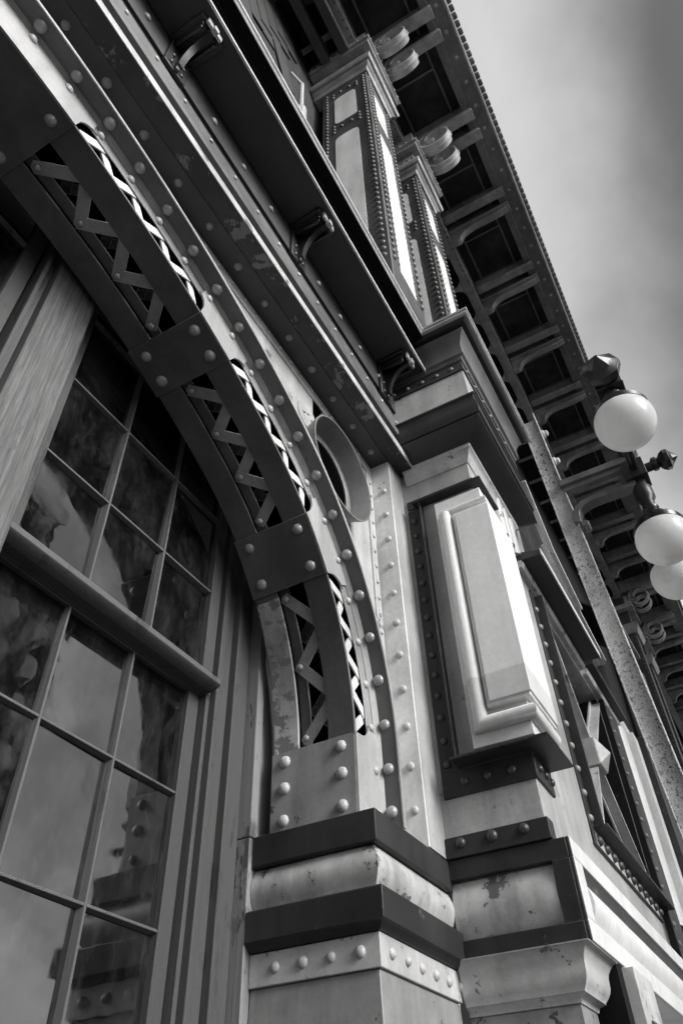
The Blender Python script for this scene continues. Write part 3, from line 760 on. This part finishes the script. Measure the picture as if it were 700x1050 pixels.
# pilasters: one built, the rest copied
def rounded(u0, u1, w0, w1, r, top=True, bot=True):
    pts = []
    for (cu, cw, a0, on) in ((u1-r, w0+r, -90, bot), (u1-r, w1-r, 0, top), (u0+r, w1-r, 90, top), (u0+r, w0+r, 180, bot)):
        if on:
            for k in range(6): a = math.radians(a0 + 90*k/5); pts.append((cu + r*math.cos(a), cw + r*math.sin(a)))
        else:
            pts.append((u1 if cu > (u0+u1)/2 else u0, w0 if cw < (w0+w1)/2 else w1))
    return pts
PW = .50
def pilaster(px):
    """square riveted iron pilaster; px = its near front corner"""
    y0 = .69; ln = .028
    q = MB(); zt = 8.55; zb = 4.0
    def X(z): return (z-6.5)*ln
    rg = lambda z, g=0: [(px+X(z)-g, y0-g, z), (px+X(z)+PW+g, y0-g, z), (px+X(z)+PW+g, y0+PW+g, z), (px+X(z)-g, y0+PW+g, z)]
    q.loft([rg(zb), rg(zt)])
    o = q.build('pilaster', 'pil', B, bevel=.006)
    p1 = MB()
    # pale panels: proud sheets on the near and front faces
    for (w0, w1, top, bot) in ((4.3, 6.95, True, False), (7.32, 8.08, True, True)):
        pts = rounded(y0+.135, y0+PW-.135, w0, w1, .07, top, bot)
        if w0 > 7:
            pts = [(u + (.0), w) for u, w in pts]
        p1.loft([[(px+X(w)-.004, u, w) for u, w in pts], [(px+X(w)+.02, u, w) for u, w in pts]])
        p1.loft([[(px+X(w)+(u-y0), y0-.004, w) for u, w in pts], [(px+X(w)+(u-y0), y0+.02, w) for u, w in pts]])
    p1.build('pale_panel', 'panel', o)
    n = 46
    for k in range(n):
        z = 4.35 + k*.088
        for u in (.045, PW-.045):
            small((px+X(z), y0+u, z), (-1,0,0), .021, 2, 6)
            small((px+X(z)+u, y0, z), (0,-1,0), .021, 2, 6)
            small((px+X(z)+PW*.5 + (u-PW*.5)*.62, y0, z+.044), (0,-1,0), .012, 2, 5)
    for z in (8.16, 8.24, 7.12, 7.2, 7.28):
        for u in (.12, .20, .30, .38): 
            if z > 8.2 or u in (.12, .38) or z == 7.2: small((px+X(z), y0+u, z), (-1,0,0), .02, 2, 6)
    # capital
    cp = [(px+X(zt), y0+PW+.1), (px+X(zt), y0), (px+X(zt)+PW, y0), (px+X(zt)+PW, y0+PW+.1)]
    q = MB()
    q.sweep([(-.1,8.40),(.02,8.40),(.03,8.47),(.06,8.50),(.06,8.53),(-.1,8.53)], cp)
    q.sweep([(-.1,8.531),(.085,8.531),(.10,8.57),(.10,8.61),(-.1,8.612)], cp); q.sweep([(-.1,8.613),(.03,8.613),(.03,8.93),(-.1,8.93)], cp)
    q.sweep([(-.1,8.931),(.11,8.931),(.11,8.985),(.135,9.0),(.135,9.05),(-.1,9.05)], cp); q.sweep([(-.1,9.051),(.09,9.051),(.09,9.36),(-.1,9.36)], cp)
    q.build('capital', 'eave', o, bevel=.005)
    xf = px+X(zt)
    for k in range(9):
        small((xf-.03, y0-.02 + k*.065, 8.78), (-1,0,0), .024, 2, 6); small((xf-.01 + k*.065, y0-.03, 8.78), (0,-1,0), .024, 2, 6)
        small((xf-.135, y0-.08 + k*.08, 9.025), (-1,0,0), .014, 0, 5); small((xf-.08 + k*.08, y0-.135, 9.025), (0,-1,0), .014, 0, 5)
    return xf
xs_ = [pilaster(px) for px in (2.165, 3.345)]
def far_pilaster(px):
    y0 = .69; q = MB(); q.box(px, px+PW, y0, y0+PW, 4.0, 9.36); o = q.build('pilaster', 'pil', B, bevel=.006)
    p1 = MB()
    for (w0, w1) in ((4.3, 6.48), (6.70, 7.55)):
        pts = rounded(y0+.12, y0+PW-.12, w0, w1, .07)
        p1.loft([[(px-.004, u, w) for u, w in pts], [(px+.02, u, w) for u, w in pts]])
    p1.build('pale_panel', 'panel', o)
    q = MB(); cp = [(px, y0+PW), (px, y0), (px+PW, y0), (px+PW, y0+PW)]
    q.sweep([(-.1,8.4),(.04,8.4),(.10,8.53),(.10,8.6),(-.1,8.6)], cp); q.sweep([(-.1,8.93),(.13,8.95),(.13,9.05),(-.1,9.05)], cp); q.build('capital', 'eave', o, bevel=.005)
    for k in range(40):
        for u in (.045, PW-.045): small((px, y0+u, 4.4+k*.1), (-1,0,0), .02, 2, 5)
for px in (13.7, 15.05, -1.2): far_pilaster(px)

# --- eaves
ev = MB()
YO = -.10
ZJ = 9.50
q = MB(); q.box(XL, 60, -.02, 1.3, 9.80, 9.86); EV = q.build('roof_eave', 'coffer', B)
q = MB(); q.box(XL, 60, -.10, -.012, 9.60, 9.80); q.box(XL, 60, -.255, -.1005, 9.62, 9.64)
q.build('outer_beam', 'fascia', EV, bevel=.005)
q = MB(); q.box(XL, 60, -.27, -.256, 9.60, 9.80); q.prism([(-.2705,9.62),(-.285,9.63),(-.295,9.68),(-.285,9.73),(-.2705,9.74)], 'x', XL, 60); q.build('fascia', 'fascia', EV, bevel=.003)
q = MB(); x = XL
while x < 34:
    q.lathe((x, -.26, 9.80), (0,-1,0), [(.036,-.06),(.040,.0),(.040,.075),(.033,.09)], 10); x += .0865
to = q.build('tile_ends', 'fascia', EV, smooth=50); to['kind'] = 'stuff'
q = MB(); q.box(XL, 60, .725, .83, 9.30, 9.80); q.box(XL, 60, .715, .84, 9.29, 9.2995); WB = q.build('wall_beam', 'eave', EV, bevel=.004)
for k in range(150): small((XL + 1 + k*.09, .745, 9.29), (0,0,-1), .014, 2, 5)
for k in range(60): small((XL + 1.2 + k*.29, -.18, 9.62), (0,0,-1), .024, 0, 6)
def joist(x, curved, parts=True):
    q = MB(); w = .034
    q.box(x-w-.03, x+w+.03, -.115, .714, ZJ+.055, ZJ+.067)
    q.box(x-.012, x+.012, -.105, .714, ZJ+.068, 9.80)
    if curved:
        pts_o = [(-.12, ZJ-.02), (-.12, ZJ+.03), (-.08, ZJ+.03), (-.08, ZJ-.0)]
        path = [(-.115, ZJ), (-.06, ZJ), (-.06, ZJ-.018), (.0, ZJ-.018), (.0,ZJ-.03), (.30, ZJ-.03), (.36, ZJ-.03)]
        for t in range(1, 9):
            a = math.pi/2*t/8; path.append((.36 + .24*math.sin(a)*1.0, ZJ - .03 - .17*(1-math.cos(a)) ))
        path.append((.64, ZJ-.215)); path.append((.714, ZJ-.21))
        for (ya, za), (yb, zb) in zip(path[:-1], path[1:]):
            q.bar((x, ya, za), (x, yb, zb), .085, .012, (0, -(zb-za), (yb-ya)) if abs(yb-ya) > 1e-6 else (0,1,0))
        q.prism([(-.10, ZJ+.054)] + [(a, b+.004) for a, b in path] + [(.714, ZJ+.054)], 'x', x-.011, x+.011)
    o = q.build('eave_bracket', 'eave', EV, bevel=.003)
    for k in range(7): small((x-.045, -.06+k*.11, ZJ+.055), (0,0,-1), .010, 0, 5)
    return o
def volute(x):
    """heavy rolled scroll at a doubled bracket"""
    q = MB(); o = []; n = 40
    cy, cz = .40, 9.30; W = .13
    for k in range(n+1):
        f_ = k/n; a = math.radians(60 - 520*f_); r = .205 - (.015*f_ if f_ < .52 else .0078 + .15*(f_-.52)/.48)
        o.append((cy + r*math.cos(a), cz + r*math.sin(a), a))
    for (ya, za, _), (yb, zb, _) in zip(o[:-1], o[1:]):
        pass
    t = .022
    rings = []
    for y, z, a in o:
        ny, nz = math.cos(a), math.sin(a)
        rings.append([(x-W/2, y, z), (x-W*.12, y, z), (x-W*.08, y+ny*.016, z+nz*.016), (x+W*.08, y+ny*.016, z+nz*.016), (x+W*.12, y, z), (x+W/2, y, z), (x+W/2, y-ny*t, z-nz*t), (x-W/2, y-ny*t, z-nz*t)])
    q.loft(rings)
    y, z, _ = o[0]
    q.box(x-W/2, x+W/2, .58, .70, 9.18, 9.26); q.box(x-W*.35, x+W*.35, .50, .70, 9.26, 9.40)
    o_ = q.build('scroll', 'scroll', EV, bevel=.003, smooth=50)
    q = MB(); w = .05
    q.box(x-w-.02, x+w+.02, -.115, .60, ZJ-.02, ZJ-.008); q.box(x-w-.01, x+w+.01, -.12, .30, ZJ-.05, ZJ-.021); q.box(x-w*.6, x+w*.6, -.10, .714, ZJ-.007, 9.8)
    q.build('eave_bracket', 'eave', EV, bevel=.003)
JX = [4.83, 6.0, 7.17, 8.34, 9.52, 10.7, 11.85, 12.95]
x = 14.9
for px in (2.165+.06, 3.345+.06, 13.75, 15.1):
    volute(px+.12); volute(px+.37)
for x in JX + [16.4 + 1.17*k for k in range(13)] + [1.25, .1, -1.05]:
    joist(x-.22, False); joist(x, True)
q = MB()
for y in (.10, .60): q.box(XL, 40, y-.012, y+.012, 9.765, 9.799)
for x in [2.95, 4.2] + [v-.55+d for v in JX+[16.4+1.17*k for k in range(13)] for d in (-.32, .32)]: q.box(x-.012, x+.012, .113, .587, 9.766, 9.799)
q.build('coffer_moulding', 'fascia', EV)
# cross struts between wall beam and wall, with rounded corners
x = .2
while x < 17:
    pts = [(x-.15,.842), (x+.15,.842)]
    pts += [(x+.03+.12*(1-math.sin(math.pi/2*t/5)), .842+.12*(1-math.cos(math.pi/2*t/5))) for t in range(1, 6)] + [(x+.03, 1.29), (x-.03, 1.29)]
    pts += [(x-.03-.12*(1-math.sin(math.pi/2*t/5)), .842+.12*(1-math.cos(math.pi/2*t/5))) for t in range(5, 0, -1)]
    MB().prism(pts, 'z', 9.30, 9.32).build('cross_strut', 'eave', EV)
    x += .585
sr = STUFF.build('small_rivets', SM, B, smooth=60); sr['kind'] = 'stuff'

# ------------------------------------------------------------------ street lamp on its steel post
LX = 4.9
LP = thing('street_lamp', 'speckled steel post carrying three milk glass globes on black iron arms', 'street lamp', (LX, .38, 0))
q = MB(); y0, y1 = .395, .575; zt = 5.60
def lean(z): return -.045*(5.5 - z) if z > -5 else 0
def post_box(x0, x1, ya, yb, zt_):
    q.loft([[(x0,ya+lean(z),z),(x1,ya+lean(z),z),(x1,yb+lean(z),z),(x0,yb+lean(z),z)] for z in (-ZO, zt_)])
post_box(LX, LX+.014, y0+.047, y1-.0125, zt-.06); post_box(LX-.022, LX+.07, y0+.035, y0+.047-.0005, zt+.02); post_box(LX-.022, LX+.07, y1-.012, y1, zt+.05)
q.build('post', 'galv', LP, bevel=.003)
y0 = .40
for z in (5.40, 5.0):
    q = MB(); q.lathe((LX+.09, y0+.035+lean(z), z), (0,-1,0), [(.045,0),(.045,.02),(.03,.03),(.03,.05),(.012,.06)], 10); q.build('bolt', 'bolt', LP, smooth=40)
hy = -.18
q = MB(); q.box(LX-.055, LX+.055, hy, y0+.02, 4.555, 4.62); q.box(LX-.03, LX+.03, hy, y0+.0, 4.50, 4.5545); q.build('upper_arm', 'arm', LP, bevel=.006)
q = MB(); pa = [(hy, 4.31), (.18, 4.31)] + [(.18 + .18*math.sin(math.pi/2*t/6), 4.31 - .10*(1-math.cos(math.pi/2*t/6))) for t in range(1, 7)] + [(.375, 4.12)]
rg = []
for k, (ya, za) in enumerate(pa):
    a_, b_ = pa[max(0, k-1)], pa[min(len(pa)-1, k+1)]; d_ = Vector((0, b_[0]-a_[0], b_[1]-a_[1])).normalized(); nn = Vector((0, -d_.z, d_.y))
    c_ = Vector((LX, ya, za)); rg.append([c_ + nn*.028 + Vector((-.05,0,0)), c_ + nn*.028 + Vector((.05,0,0)), c_ - nn*.028 + Vector((.05,0,0)), c_ - nn*.028 + Vector((-.05,0,0))])
q.loft(rg)
q.lathe((LX-.05, .32, 4.08), (1,0,0), [(.032,0),(.032,.1)], 16); q.build('lower_arm', 'arm', LP, bevel=.006)
GXS = (3.90, 4.90, 5.90); GZ = (4.015, 3.71, 4.04); GR = .208
q = MB()
q.lathe((LX, hy, 0), (0,0,1), [(.03,4.02),(.05,4.05),(.05,4.10),(.075,4.14),(.075,4.24),(.055,4.28),(.06,4.60),(.085,4.64),(.085,4.72),(.05,4.76),(.03,4.88),(.045,4.92),(.01,4.99)], 20)
q.box(LX-.09, LX+.09, hy-.09, hy+.09, 4.33, 4.52)
q.build('hub', 'iron', LP, bevel=.004, smooth=50)
for sx in (-1, 1):
    q = MB(); gx = LX + sx*1.0
    q.cyl((LX+sx*.085, hy-.01, 4.43), (gx, hy-.03, 4.43), .036, 14); q.lathe((LX+sx*.3, hy-.014, 4.43), (sx,0,0), [(.036,0),(.06,.02),(.06,.06),(.036,.08)], 16)
    q.build('side_arm', 'iron', LP, smooth=50)
def finial(p, d, sc=1.):
    q = MB(); q.lathe(p, d, [(.045*sc,0),(.075*sc,.02*sc),(.075*sc,.055*sc),(.05*sc,.075*sc),(.085*sc,.10*sc),(.11*sc,.14*sc),(.11*sc,.18*sc),(.075*sc,.20*sc),(.06*sc,.215*sc),(.01*sc,.262*sc)], 8)
    q.build('finial', 'iron', LP, smooth=25, bevel=.003)
q = MB(); q.cyl((LX, hy-.09, 4.45), (LX, hy-.16, 4.45), .04, 12); q.build('side_arm', 'iron', LP)
finial((LX, hy-.14, 4.46), (0,-1,0), .8)
finial((3.93, hy-.03, 4.44), (-1,0,0), 1.3); finial((5.88, hy-.03, 4.43), (1,0,0), 1.0)
for gx, gz in zip(GXS, GZ):
    gy = -.222 if gx < 4.5 else hy
    n = 24; prof = [(GR*math.sin(math.radians(a)), -GR*math.cos(math.radians(a))) for a in [2,10,20,30,40,50,60,70,80,90,100,110,120,130,140,148]]
    prof = [(r, h) for r, h in prof]
    g = MB().lathe((gx, gy, gz), (0,0,1), prof, 40); go = g.build('globe', 'globe', LP, smooth=80)
    zt_ = gz + GR*.82; zk = gz + .095; 
    q = MB(); zc = 4.40 if gx != LX else 4.02
    q.lathe((gx, gy, 0), (0,0,1), [(.180,zk-.012),(.196,zk-.014),(.198,zk+.012),(.186,zk+.02),(.188,zk+.034),(.174,zk+.042),(.150,zt_-.01),(.138,zt_+.005),(.138,zt_+.022),(.122,zt_+.03),(.10,zt_+.06),(.072,zt_+.085),(.055,zt_+.11),(.065,zt_+.125),(.065,zt_+.145),(.045,zt_+.155),(.045,max(zc, zt_+.16))], 28)
    q.build('globe_holder', 'iron', LP, smooth=40)
    if gx != LX:
        q = MB(); q.box(gx-.10, gx+.10, gy-.10, gy+.10, 4.33, 4.53); q.lathe((gx, gy, 0), (0,0,1), [(.10,4.53),(.11,4.55),(.06,4.58),(.03,4.64),(.01,4.67)], 12); q.build('arm_end_block', 'iron', LP, bevel=.012)

# ------------------------------------------------------------------ small separate things
t = thing('wire_stand', 'thin pale metal rod with a short crossarm standing on the cornice edge', 'rod', (1.10, .72, 4.02+ZO))
q = MB(); q.cyl((1.10,.72,4.02), (1.10,.72,4.20), .028, 10); q.cyl((1.10,.72,4.20), (1.10,.72,4.62), .012, 8); q.build('upright', 'light', t)
q = MB(); q.cyl((1.10,.72,4.61), (1.03,.75,4.66), .009, 8); q.build('crossarm', 'light', t)
t = thing('tilted_awning', 'small dark awning tilted out from the far upper wall behind the steel post', 'awning', (10.6, .9, 6.2+ZO))
q = MB(); q.loft([[(9.7,.72,6.40),(11.9,.72,6.86),(11.9,1.25,7.3),(9.7,1.25,6.9)], [(9.7,.72,6.37),(11.9,.72,6.83),(11.9,1.25,7.27),(9.7,1.25,6.87)]]); q.build('canopy', 'soffit', t)
q = MB(); q.bar((9.6,.70,6.40), (12.0,.70,6.88), .05, .05, (0,0,1)); q.build('front_rail', 'light', t)

# ------------------------------------------------------------------ opposite side of the street (only its reflection shows) and the ground
g = MB(); g.box(-200, 200, -200, 200, -ZO-.3, -ZO)
go = g.build('ground', 'ground'); go['kind'] = 'structure'

OB = thing('stone_tower', 'tall dark stone tower with bright faceted bays, reflected in the window panes', 'tower', (12, -36, 0))
q = MB(); q.box(2, 24.6, -42, -30, -ZO+.01, 37); q.box(1.6, 25.0, -42.4, -29.6, 37.001, 38.2, 1); q.build('wall', ['tower', 'bay'], OB)
for cxb in (23.4, 21.2, 19.0, 16.8):
    q = MB()
    for k in range(15):
        z0 = 2.0 + k*2.35; rg = []
        for z, r in ((z0,.12),(z0+.5,.62),(z0+1.55,.62),(z0+2.1,.12)):
            rg.append([(cxb + r*math.cos(math.pi*t/4), -29.99 + r*1.2*math.sin(math.pi*t/4), z) for t in range(5)])
        q.loft(rg)
    q.build('bay_column', 'bay', OB, smooth=20)

# ------------------------------------------------------------------ light
W = bpy.data.worlds.new('World'); S.world = W; W.use_nodes = True
nt = W.node_tree; bg = nt.nodes['Background']
SUN_AZ, SUN_EL = math.radians(184), math.radians(30)      # azimuth measured from +Y clockwise
sky = nt.nodes.new('ShaderNodeTexSky'); sky.sky_type = 'NISHITA'; sky.sun_disc = False
sky.sun_elevation = SUN_EL; sky.sun_rotation = SUN_AZ; sky.air_density = 1.5; sky.dust_density = 4; sky.ozone_density = 1
bw_ = nt.nodes.new('ShaderNodeRGBToBW'); nt.links.new(sky.outputs[0], bw_.inputs[0])
tc = nt.nodes.new('ShaderNodeTexCoord')
n1 = noise(nt, tc.outputs['Generated'], 2.2, 6, .48)
sx_ = nt.nodes.new('ShaderNodeSeparateXYZ'); nt.links.new(tc.outputs['Generated'], sx_.inputs[0])
# sky brighter over the roof, duller out over the street
cb = nt.nodes.new('ShaderNodeMath'); cb.operation = 'MULTIPLY_ADD'; nt.links.new(n1, cb.inputs[0]); cb.inputs[1].default_value = .42; nt.links.new(sx_.outputs[1], cb.inputs[2])
c1 = ramp(nt, cb.outputs[0], -.03, .21, .36, 1.9)
c2 = ramp(nt, cb.outputs[0], -.62, -.18, 1.5, 0)          # brightness added low over the street, to light the front and panes
n2_ = noise(nt, tc.outputs['Generated'], 5, 6, .55); c4 = ramp(nt, n2_, .36, .66, .55, 1.6)
c2m = nt.nodes.new('ShaderNodeMath'); c2m.operation = 'MULTIPLY'; nt.links.new(c2, c2m.inputs[0]); nt.links.new(c4, c2m.inputs[1]); c2 = c2m.outputs[0]
c3 = ramp(nt, sx_.outputs[0], -.35, .35, .62, 1)          # sky dimmed behind the viewer to darken the near-side faces
ca = nt.nodes.new('ShaderNodeMath'); nt.links.new(c1, ca.inputs[0]); nt.links.new(c2, ca.inputs[1])
cm = nt.nodes.new('ShaderNodeMath'); cm.operation = 'MULTIPLY'; nt.links.new(ca.outputs[0], cm.inputs[0]); nt.links.new(c3, cm.inputs[1]); cl = cm.outputs[0]
mm = nt.nodes.new('ShaderNodeMath'); mm.operation = 'MULTIPLY'; nt.links.new(bw_.outputs[0], mm.inputs[0]); nt.links.new(cl, mm.inputs[1])
nt.links.new(mm.outputs[0], bg.inputs['Color']); bg.inputs['Strength'].default_value = .15
sl = bpy.data.lights.new('sun', 'SUN'); sl.energy = 4.3; sl.angle = math.radians(32); sl.color = (1, .985, .97)
so = bpy.data.objects.new('sun', sl); COL.objects.link(so)
dirv = Vector((math.sin(SUN_AZ)*math.cos(SUN_EL), math.cos(SUN_AZ)*math.cos(SUN_EL), math.sin(SUN_EL)))
so.rotation_euler = dirv.to_track_quat('Z', 'Y').to_euler(); so.location = (0, -10, 20)
vs = S.view_settings; vs.view_transform = 'Standard'; vs.look = 'None'; vs.gamma = 1; vs.use_curve_mapping = False; vs.exposure = .46
S.cycles.max_bounces = 6
